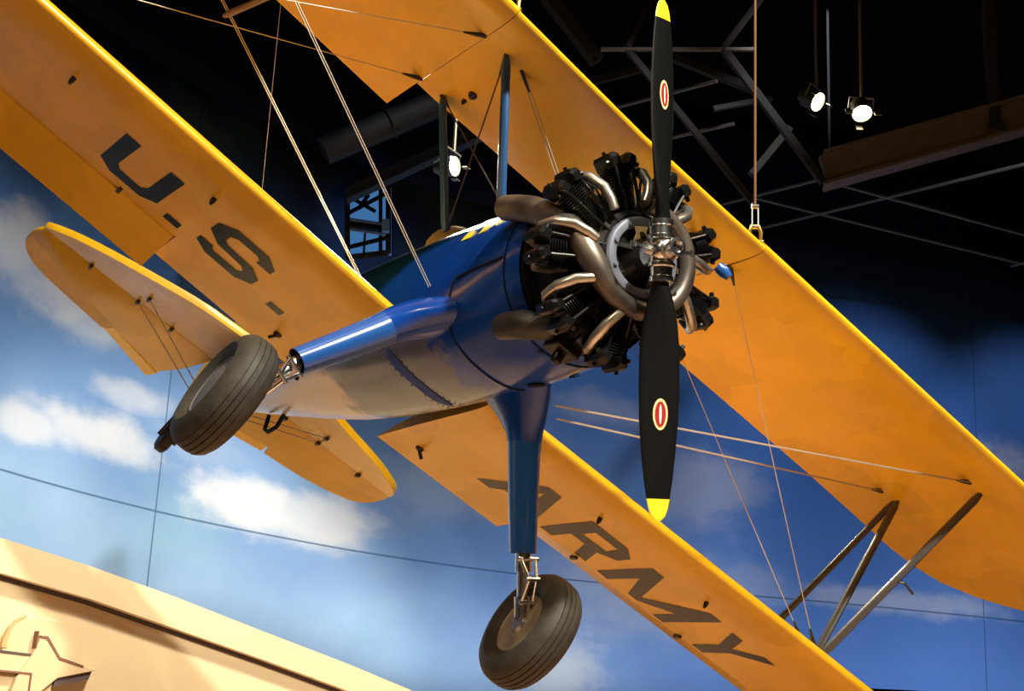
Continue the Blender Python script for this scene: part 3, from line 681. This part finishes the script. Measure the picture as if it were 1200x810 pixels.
def mural_material(clouds, seams_u, seam_v):
    m = bpy.data.materials.new('painted_sky'); m.use_nodes = True; nt = m.node_tree; N = nt.nodes; L = nt.links; bs = N['Principled BSDF']
    bs.inputs['Roughness'].default_value = .75; bs.inputs['Specular IOR Level'].default_value = .2
    uv = N.new('ShaderNodeUVMap'); uv.uv_map = 'uv'; sx = N.new('ShaderNodeSeparateXYZ'); L.new(uv.outputs[0], sx.inputs[0])
    def math_(op, a, b=None, c=None):
        n = N.new('ShaderNodeMath'); n.operation = op
        for i, v in enumerate((a, b, c)):
            if v is None: continue
            if isinstance(v, (int, float)): n.inputs[i].default_value = v
            else: L.new(v, n.inputs[i])
        return n.outputs[0]
    def noise(scale, det=5, rough=.55, vec=None, off=0):
        n = N.new('ShaderNodeTexNoise'); n.inputs['Scale'].default_value = scale; n.inputs['Detail'].default_value = det; n.inputs['Roughness'].default_value = rough
        mp = N.new('ShaderNodeMapping'); mp.inputs['Location'].default_value = (off, off * .7, 0); mp.inputs['Scale'].default_value = (1, 1.5, 1)
        L.new(vec or uv.outputs[0], mp.inputs[0]); L.new(mp.outputs[0], n.inputs['Vector']); return n.outputs['Fac']
    def mix(f, a, b):
        n = N.new('ShaderNodeMix'); n.data_type = 'RGBA'
        if isinstance(f, (int, float)): n.inputs[0].default_value = f
        else: L.new(f, n.inputs[0])
        for i, v in ((6, a), (7, b)):
            if isinstance(v, tuple): n.inputs[i].default_value = (*v, 1)
            else: L.new(v, n.inputs[i])
        return n.outputs[2]
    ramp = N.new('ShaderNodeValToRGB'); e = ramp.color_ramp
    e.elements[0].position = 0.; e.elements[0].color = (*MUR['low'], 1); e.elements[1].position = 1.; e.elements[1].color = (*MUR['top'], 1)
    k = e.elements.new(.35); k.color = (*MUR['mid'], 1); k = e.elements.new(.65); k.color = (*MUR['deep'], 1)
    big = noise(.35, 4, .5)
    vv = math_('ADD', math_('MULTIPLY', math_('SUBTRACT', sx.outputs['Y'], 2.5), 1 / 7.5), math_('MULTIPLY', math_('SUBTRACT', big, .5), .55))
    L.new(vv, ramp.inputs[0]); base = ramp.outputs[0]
    teal = math_('MULTIPLY', math_('GREATER_THAN', 1, 0), 1)
    tz = N.new('ShaderNodeMapRange'); tz.inputs[1].default_value = .52; tz.inputs[2].default_value = .75; tz.inputs[4].default_value = .35; L.new(noise(.5, 3, .5, off=9), tz.inputs[0])
    base = mix(tz.outputs[0], base, MUR['teal'])
    # right end of the wall is painted deeper blue
    dr = N.new('ShaderNodeMapRange'); dr.inputs[1].default_value = MUR['u0']; dr.inputs[2].default_value = MUR['u1']; dr.inputs[4].default_value = .85; L.new(sx.outputs['X'], dr.inputs[0])
    base = mix(math_('MULTIPLY', dr.outputs[0], .9), base, MUR['right'])
    nA = noise(.9, 8, .62); nB = noise(1.6, 8, .6, off=4)
    tot = None
    for (cu, cv, ru, rv, st) in clouds:
        du = math_('DIVIDE', math_('SUBTRACT', sx.outputs['X'], cu), ru); dv = math_('DIVIDE', math_('SUBTRACT', sx.outputs['Y'], cv), rv)
        rr = math_('SQRT', math_('ADD', math_('MULTIPLY', du, du), math_('MULTIPLY', dv, dv)))
        rr = math_('ADD', rr, math_('MULTIPLY', math_('SUBTRACT', nA, .5), 1.5)); rr = math_('ADD', rr, math_('MULTIPLY', math_('SUBTRACT', nB, .5), .8))
        mr = N.new('ShaderNodeMapRange'); mr.interpolation_type = 'SMOOTHSTEP'; mr.inputs[1].default_value = 1.05; mr.inputs[2].default_value = .25; mr.inputs[3].default_value = 0; mr.inputs[4].default_value = st; L.new(rr, mr.inputs[0])
        tot = mr.outputs[0] if tot is None else math_('MAXIMUM', tot, mr.outputs[0])
    ccol = mix(noise(.8, 6, .6, off=2), MUR['c1'], MUR['c2'])
    colr = mix(tot, base, ccol)
    # panel joints
    sm = None
    for u in seams_u:
        s_ = math_('LESS_THAN', math_('ABSOLUTE', math_('SUBTRACT', sx.outputs['X'], u)), .011); sm = s_ if sm is None else math_('MAXIMUM', sm, s_)
    sm = math_('MAXIMUM', sm, math_('LESS_THAN', math_('ABSOLUTE', math_('SUBTRACT', sx.outputs['Y'], seam_v)), .012))
    colr = mix(math_('MULTIPLY', sm, .75), colr, (.02, .06, .14))
    L.new(colr, bs.inputs['Base Color'])
    return m
# where a sight line from the viewing spot meets the wall -> wall (u, v)
CAM = V((0, 0, 1.65))
Wc = Matrix(((0.9988445273480794, 0.04805840391431665, 0), (-0.013539306638608774, 0.28140057177456906, 0.9594948699084801), (0.046111792011776453, -0.958386199826643, 0.28172609857680686)))
F = 1753.4645

MUR = dict(low=(.27, .40, .60), mid=(.115, .21, .41), deep=(.04, .115, .30), top=(.012, .03, .11), teal=(.15, .31, .38), right=(.032, .12, .44), u0=18.0, u1=25., c1=(.64, .61, .58), c2=(.38, .43, .50))  # top also holds the unlit darkness high on the wall
CLOUDS = [(11.39, 6.97, 0.57, 0.41, 0.7), (12.21, 6.7, 0.92, 0.42, 0.7), (12.75, 6.42, 0.67, 0.2, 0.5), (12.97, 5.22, 1.26, 0.26, 0.7), (11.97, 5.13, 0.64, 0.22, 0.7), (13.56, 5.81, 0.61, 0.16, 0.5), (15.51, 4.89, 0.95, 0.36, 0.9), (16.65, 4.86, 0.99, 0.35, 0.8), (20.66, 3.3, 0.81, 0.5, 0.9), (18.57, 5.62, 0.85, 0.48, 0.25), (21.83, 4.51, 1.51, 0.75, 0.35), (23.05, 6.1, 0.83, 0.59, 0.4), (21.19, 7.15, 0.85, 0.26, 0.3), (26.37, 4.66, 1.72, 0.2, 0.5), (28.39, 7.08, 0.82, 0.38, 0.5), (23.74, 4.66, 0.68, 0.38, 0.25), (14.74, 5.5, 0.81, 0.31, 0.2)]
CLOUDS = [(a, b, c * 1.35, d * 1.4, e * .8) for a, b, c, d, e in CLOUDS]
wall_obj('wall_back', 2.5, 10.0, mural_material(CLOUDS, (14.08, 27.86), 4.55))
wall_obj('wall_upper', 10.0, 12.6, M_NAVY)  # near-black colour stands in for the unlit wall above the sky
wall_obj('wall_lower', 0.0, 2.5, M_NAVY)
def flat(name, z, m, t):
    b = MB(); b.box((3, 12, z + t / 2), V((14, 0, 0)), V((0, 18, 0)), V((0, 0, abs(t) / 2))); o = b.build(name, m, smooth=False); return structure(o)
flat('floor', 0, M_FLOOR, -.2)
flat('ceiling', 12.5, M_CEIL, .2)
# parapet ledge in front of the painted wall; the wall-washing lamps stand behind its lip
b = MB(); lip = []
for i, p in enumerate(wc):
    if arc[i] < 17.5: continue
    t = (wc[min(i + 1, len(wc) - 1)] - wc[max(i - 1, 0)]).normalized(); nrm = V((t.y, -t.x, 0)); h_ = 2.60 + .55 * min(1, max(0, (arc[i] - 22.5) / 1.8)) + .10 * min(1, max(0, (arc[i] - 24.5) / 4)); lip.append((p + nrm * 1.9, p + nrm * 1.8, p, h_))
b.loft([[V((a.x, a.y, 2.25)), V((a.x, a.y, h_)), V((c.x, c.y, h_)), V((c.x, c.y, 2.5)), V((w.x, w.y, 2.5)), V((w.x, w.y, 2.25))] for a, c, w, h_ in lip])
structure(b.build('trim_1', M_BLKM, smooth=False))

def ray(px, py): return (Wc @ V(((px - 600) / F, (py - 405) / F, 1))).normalized()
def at(px, py, dist): r = ray(px, py); return CAM + r * (dist / math.hypot(r.x, r.y))
def atz(px, py, z): r = ray(px, py); return CAM + r * ((z - CAM.z) / r.z)

# cream facade with a gently arched parapet, a ledge line and a raised star emblem
FK = 1.35; fa = V((-3.5, 10.5, 0)) * FK; fe = V((2.66, 3.2, 0)).normalized(); fn = V((fe.y, -fe.x, 0))
def fp(s_, z, o=0.): return fa + fe * (s_ * FK) + V((0, 0, max(0, 1.65 + (z - 1.65) * FK))) + fn * (o * FK)
top = [(-.55, 3.16), (0, 3.107), (.706, 3.021), (1.51, 2.894), (2.403, 2.733), (3.395, 2.561), (4.16, 2.411), (4.6, 2.32)]
grv = [(-.55, 2.945), (.016, 2.891), (.738, 2.807), (1.54, 2.676), (2.428, 2.531), (3.313, 2.376), (4.6, 2.13)]
fac = empty('arched_facade', 'cream plaster facade with a sloping arched top and raised star emblem', 'wall', fp(0, 0))
def rel(p): return p - fp(0, 0)
b = MB(); b.prism([(-.55, 0)] + [(4.6, 0)] + list(reversed(top)), lambda u, v, k: rel(fp(u, v, -.35 * k))); b.build('facade_panel', M_FACADE, fac, smooth=False)
b = MB(); b.prism(grv + list(reversed([(x, z + .02) for x, z in top])), lambda u, v, k: rel(fp(u, v, .075 - .43 * k))); b.build('parapet_band', M_FACADE, fac, smooth=False)
b = MB(); b.prism(grv + list(reversed([(x, z - .035) for x, z in grv])), lambda u, v, k: rel(fp(u, v, .012 - .05 * k))); b.build('ledge_shadow', M_SHADE, fac, smooth=False)  # dark strip painted as the shadow below the parapet band
emb = empty('star_emblem', None, None, (0, 0, 0), parent=fac)
def rele(p): return rel(p)
def plate(name, poly, o0, o1, m, bev=.006):
    b = MB(); b.prism(poly, lambda u, v, k: rele(fp(u, v, o1 if k == 0 else o0))); return b.build(name, m, emb, smooth=False, bevel=bev)
arcp = [(.09 - .0, 2.0), (.088, 2.443), (.119, 2.533), (.166, 2.59), (.239, 2.627), (.522, 2.624), (.518, 2.0)]
plate('back_plate', arcp, -.01, .045, M_FAC2)
plate('bar_plate', [(-.4, 2.385), (.336, 2.375), (.336, 2.24), (-.4, 2.24)], .03, .06, M_FAC2)
plate('star_plate', [(.30, 2.36), (.355, 2.495), (.405, 2.497), (.525, 2.362), (.866, 2.312), (.53, 2.227), (.404, 2.12), (.39, 1.9), (.25, 2.05), (.12, 1.9), (.2, 2.2)], .03, .085, M_FAC2)
for nm, poly, m in (('groove_shadow', [(.355, 2.505), (.41, 2.507), (.53, 2.373), (.735, 2.332), (.735, 2.318), (.523, 2.352), (.40, 2.485), (.355, 2.487)], M_SHADEB),
                    ('groove_shadow', [(.322, 2.535), (.334, 2.535), (.328, 2.416), (.316, 2.416)], M_SHADEB),
                    ('groove_shadow', [(-.4, 2.385), (.336, 2.376), (.334, 2.359), (-.4, 2.366)], M_SHADE),
                    ('groove_shadow', [(-.4, 2.246), (.320, 2.246), (.316, 1.9), (.302, 1.9), (.304, 2.232), (-.4, 2.232)], M_SHADEB)):
    plate(nm, poly, .02, .088 if m is M_SHADEB else .064, m, 0)  # dark strips painted as shadow in the gaps between plates
plate('star_under_shade', [(.82, 2.298), (.53, 2.227), (.515, 2.168), (.80, 2.24)], .02, .07, M_SHADE, 0)  # dark plate painted as the star's shaded underside
plate('lit_plate_edge', [(.075, 2.40), (.078, 2.443), (.112, 2.54), (.16, 2.60), (.235, 2.637), (.239, 2.627), (.175, 2.585), (.137, 2.533), (.116, 2.443), (.118, 2.40)], .03, .05, mat('lit_edge_paint', (.70, .42, .20), rough=.8), 0)  # orange light on the plate's side, painted as a strip

# lit opening high on the wall behind the centre struts
wp = [at(408, 224, 19.3), at(456, 218, 19.5), at(456, 297, 19.5), at(408, 303, 19.3)]
win = empty('window_1', None, None, wp[3]); win['kind'] = 'structure'
rw = lambda p: p - wp[3]
nb = V((.3, .95, 0)).normalized()
b = MB(); b.add([rw(p) for p in wp] + [rw(p + nb * .08) for p in wp], [(0, 1, 2, 3), (7, 6, 5, 4), (0, 4, 5, 1), (1, 5, 6, 2), (2, 6, 7, 3), (3, 7, 4, 0)]); b.build('lit_pane', M_BLUEWIN, win, smooth=False)
b = MB()
for a, c in ((0, 1), (1, 2), (2, 3), (3, 0)): b.bar(rw(wp[a] - nb * .03), rw(wp[c] - nb * .03), .07, .07)
b.build('window_frame', M_TRUSS, win, smooth=False)
M_BLUEST = mat('blue_grey_steel', (.016, .028, .046), rough=.6, spec=.2)
b = MB()
for p, q_, w in (((408, 262), (456, 268), .10), ((408, 250), (456, 225), .05), ((412, 232), (440, 248), .04), ((432, 228), (420, 245), .04), ((408, 290), (456, 278), .05), ((446, 220), (446, 300), .05), ((428, 270), (426, 302), .03)):
    b.bar(rw(at(*p, 19.2)), rw(at(*q_, 19.3)), w, w)
b.build('glazing_bars', M_BLKM, win, smooth=False)
b = MB(); b.bar(rw(at(410, 257, 19.1)), rw(at(452, 263, 19.2)), .03, .03); b.bar(rw(at(410, 269, 19.1)), rw(at(452, 275, 19.2)), .03, .03); b.bar(rw(at(452, 258, 19.15)), rw(at(452, 272, 19.15)), .10, .10); b.build('catwalk_rail', mat('pale_rail', (.10, .20, .42), rough=.5), win, smooth=False)

# roof steel
tr = empty('roof_truss', 'dark steel truss with diagonals under the black ceiling behind the upper propeller tip', 'truss', at(790, 58, 17))
r0 = at(790, 58, 17)
def member(name, a, c, w, h, d0=17., d1=17., par=tr, base=r0, m=M_TRUSS):
    b = MB(); b.bar(at(*a, d0) - base, at(*c, d1) - base, w, h); return b.build(name, m, par, smooth=False)
member('chord', (704, 58), (886, 58), .05, .04, m=M_BEAM); member('chord', (640, -25), (1000, -25), .1, .1)
for a, c, w in (((735, 56), (775, -25), .07), ((735, 58), (882, 237), .075), ((848, 56), (910, -25), .08), ((848, 58), (965, 214), .09), ((625, -25), (700, 72), .16)):
    member('web_member', a, c, w, w, 17.0, 17.2)
for a, c, w in (((785, 66), (885, 106), .10), ((690, 97), (770, 76), .09), ((836, 128), (905, 115), .07), ((880, 205), (925, 150), .09)):
    member('rear_member', a, c, w, w, 18.4, 18.6)
for px_ in (640, 735, 848, 1000):
    p0 = at(px_, -24, 17); b = MB(); b.bar(p0 - r0, V((p0.x, p0.y, 12.5)) - r0, .07, .07); b.build('truss_hanger', M_TRUSS, tr, smooth=False)
gd = empty('ceiling_pipe_grid', 'thin crossing grey pipes hung in the dark above the left wing', 'pipe grid', atz(960, 211, 10.3))
g0 = atz(960, 211, 10.3)
for a, c in (((640, 292), (1500, 73)), ((700, 314), (1500, 120)), ((963, 211), (1330, 310)), ((885, 232), (1198, 309)), ((1185, 312), (1230, 300)), ((630, 150), (840, 95)), ((742, 172), (860, 145))):
    b = MB(); b.tube([atz(*a, 10.3) - g0, atz(*c, 10.3) - g0], .026, 8)
    b.build('pipe', mat('pipe_grey', (.05, .047, .047), rough=.5) if 'pipe_grey' not in bpy.data.materials else bpy.data.materials['pipe_grey'], gd)
bm_ = empty('box_girder', 'brown box girder crossing the ceiling at right above the thin pipes', 'beam', at(1090, 165, 17.5))
r1 = at(1090, 165, 17.5)
member('girder_web', (965, 200), (1500, 52), .12, .36, 17.3, 18.55, bm_, r1, M_BEAM); member('lower_flange', (965, 219), (1500, 70), .26, .04, 17.3, 18.55, bm_, r1, M_BEAM); member('upper_flange', (965, 182), (1500, 34), .26, .04, 17.3, 18.55, bm_, r1, M_BEAM)
p0 = at(972, 185, 17.32); b = MB(); b.bar(p0 - r1, V((p0.x, p0.y, 12.5)) - r1, .03, .03); b.build('girder_hanger', M_BLKM, bm_, smooth=False)
p0 = at(1165, 150, 17.55); b = MB(); b.bar(p0 - r1, V((p0.x, p0.y, 12.5)) - r1, .13, .13); b.box(p0 - r1, V((.10, 0, 0)), V((0, .10, 0)), V((0, 0, .03))); b.build('hanger_post', M_TRUSS, bm_, smooth=False)
p0 = at(449, 148, 16.5); p1 = at(525, 116, 16.5); e = (p1 - p0)
b = MB(); b.tube([p0 - e * .9 - p0, p0 - e * .9 - p0 + e * 3.2], .17, 18); b.tube([e * .1, e * .13], .185, 18); b.tube([e * 1.1, e * 1.13], .185, 18)
dct = b.build('air_duct', mat('duct_grey', (.006, .008, .011), rough=.6, spec=.2)); dct.location = p0; tag(dct, 'round grey air duct running behind the wing centre section', 'duct')
p0 = at(412, 226, 18.2); p1 = at(515, 178, 18.2); e = (p1 - p0)
b = MB(); b.bar(-e * .05, e * 1.6, .12, .16); b.bar(-e * .05 + V((0, 0, -.08)), e * 1.6 + V((0, 0, -.08)), .22, .03); bb = b.build('steel_beam', M_BLUEST, smooth=False); bb.location = p0; tag(bb, 'blue-grey steel beam above the blue lit window', 'beam')

# theatre spotlights
def spotlight(px, py, dist, aim, label, size=.8):
    p = at(px, py, dist); root = empty('stage_spotlight', label, 'spotlight', p, 'ceiling spotlights')
    a = (V(aim) - p).normalized()
    K = size; b = MB(); b.lathe([(h_ * K, r__ * K) for h_, r__ in [(-.30, .04), (-.28, .09), (-.22, .10), (-.20, .13), (-.02, .145), (.03, .15), (.03, .135), (-.01, .13)]], (0, 0, 0), a, 24); b.build('housing', M_LAMPH, root, angle=35)
    b = MB(); b.lathe([(-.012 * K, .13 * K), (.004 * K, .09 * K), (.010 * K, .0)], (0, 0, 0), a, 24); b.build('lens', M_LAMP, root)
    s_ = a.cross(V((0, 0, 1))).normalized(); b = MB(); up = s_.cross(a)
    b.tube([s_ * (.17 * K) - a * (.1 * K), s_ * (.17 * K) + V((0, 0, .22 * K)), -s_ * (.17 * K) + V((0, 0, .22 * K)), -s_ * (.17 * K) - a * (.1 * K)], .012, 8); b.tube([(0, 0, .22 * K), (0, 0, 12.5 - p.z)], .018, 8); b.build('yoke', M_LAMPG, root)
    for k, (q_, w) in enumerate(((s_ * .2 + up * .05, .10), (-s_ * .2 + up * .05, .10), (-up * .2, .09))):
        b = MB(); b.bar((q_ + a * .02) * K, (q_ + a * .12) * K, w * K, .006, up=up); b.build('barn_door', M_LAMPG, root, smooth=False)
    return root
spotlight(957, 119, 15.6, (3.3 + .75, 15.2 - .6, 9.2 - .75), 'lit ceiling spotlight nearest the propeller, tilted lens glowing')
spotlight(1010, 132, 15.5, (3.75, 15.0 - .4, 9.1 - .9), 'lit ceiling spotlight beside the brown box girder, pale barn doors')
spotlight(531, 195, 15.2, (-.75 + .9, 15.2 - .55, 8.1 - .1), 'lit ceiling spotlight seen between the blue centre struts')

# ------------------------------------------------------------------ light
def spot(name, loc, tgt, power, colr, size, blend=.5, radius=.15):
    l = bpy.data.lights.new(name, 'SPOT'); l.energy = power; l.color = colr; l.spot_size = rad(size); l.spot_blend = blend; l.shadow_soft_size = radius
    o = bpy.data.objects.new(name, l); col.objects.link(o); o.location = loc
    o.rotation_euler = (V(tgt) - V(loc)).to_track_quat('-Z', 'Y').to_euler(); return o
def area(name, loc, tgt, power, colr, sx, sy):
    l = bpy.data.lights.new(name, 'AREA'); l.energy = power; l.color = colr; l.shape = 'RECTANGLE'; l.size = sx; l.size_y = sy
    o = bpy.data.objects.new(name, l); col.objects.link(o); o.location = loc
    o.rotation_euler = (V(tgt) - V(loc)).to_track_quat('-Z', 'Y').to_euler(); return o
WARM = (1, .75, .45)
spot('key_spot', (4.2, .5, 11.8), (-.2, 7.8, 4.2), 13500, (1, .93, .76), 60, .5, .35)
spot('top_spot', (-1.0, 3.0, 12.2), (-1.0, 8.5, 4.5), 900, (1, .93, .76), 60)
for x, y, tx, ty in ((6.5, -1, 3.5, 3), (-6, -3, -1.5, 3), (7.5, 6, 4.5, 9), (0, -5, 0, 0)):
    spot('floor_spot', (x, y, 12.0), (tx, ty, 0), 3500, WARM, 62, .7, .3)
spot('facade_spot', (1.5, 14.0, 12.0), (-3.0, 16.6, 1.2), 8500, (1, .89, .69), 52, .35, .5)
spot('rim_spot', (-.7, 15.0, 8.1), (.2, 8.0, 4.4), 8500, (1, .86, .58), 50, .5, .4)
# wall washers behind the parapet lip
for i in range(6, len(wc) - 6, 7):
    if arc[i] < 16.5: continue
    p = wc[i]; t = (wc[i + 1] - wc[i - 1]).normalized(); nrm = V((t.y, -t.x, 0))
    area('wall_washer', p + nrm * 1.5 + V((0, 0, 2.7)), p + V((0, 0, 6.6)), 26, (.86, .93, 1), 2.2, .25)
for u in (9.5, 13.5, 17.5, 21.5, 25.5, 29.5):
    i = min(range(len(arc)), key=lambda k: abs(arc[k] - u)); p = wc[i]; t = (wc[i + 1] - wc[i - 1]).normalized(); nrm = V((t.y, -t.x, 0))
    spot('mural_spot', p + nrm * 7.5 + V((0, 0, 12.2)), p + V((0, 0, 4.8 if u < 19 else 6.3)), 780 if u < 19 else 1150, (.95, .97, 1), 40, .7)
w = bpy.data.worlds.new('World'); sc.world = w; w.use_nodes = True
w.node_tree.nodes['Background'].inputs[0].default_value = (.05, .05, .06, 1); w.node_tree.nodes['Background'].inputs[1].default_value = .12

# ------------------------------------------------------------------ camera
cd = bpy.data.cameras.new('camera'); cam = bpy.data.objects.new('camera', cd); col.objects.link(cam)
cd.sensor_width = 36; cd.lens = 36 * F / 1200; cd.clip_end = 200
r_, dn, fw = Wc.col[0], Wc.col[1], Wc.col[2]
cam.matrix_world = Matrix(((r_[0], -dn[0], -fw[0], CAM.x), (r_[1], -dn[1], -fw[1], CAM.y), (r_[2], -dn[2], -fw[2], CAM.z), (0, 0, 0, 1)))
sc.camera = cam
sc.view_settings.view_transform = 'Standard'; sc.view_settings.look = 'None'; sc.view_settings.exposure = 0; sc.view_settings.gamma = 1
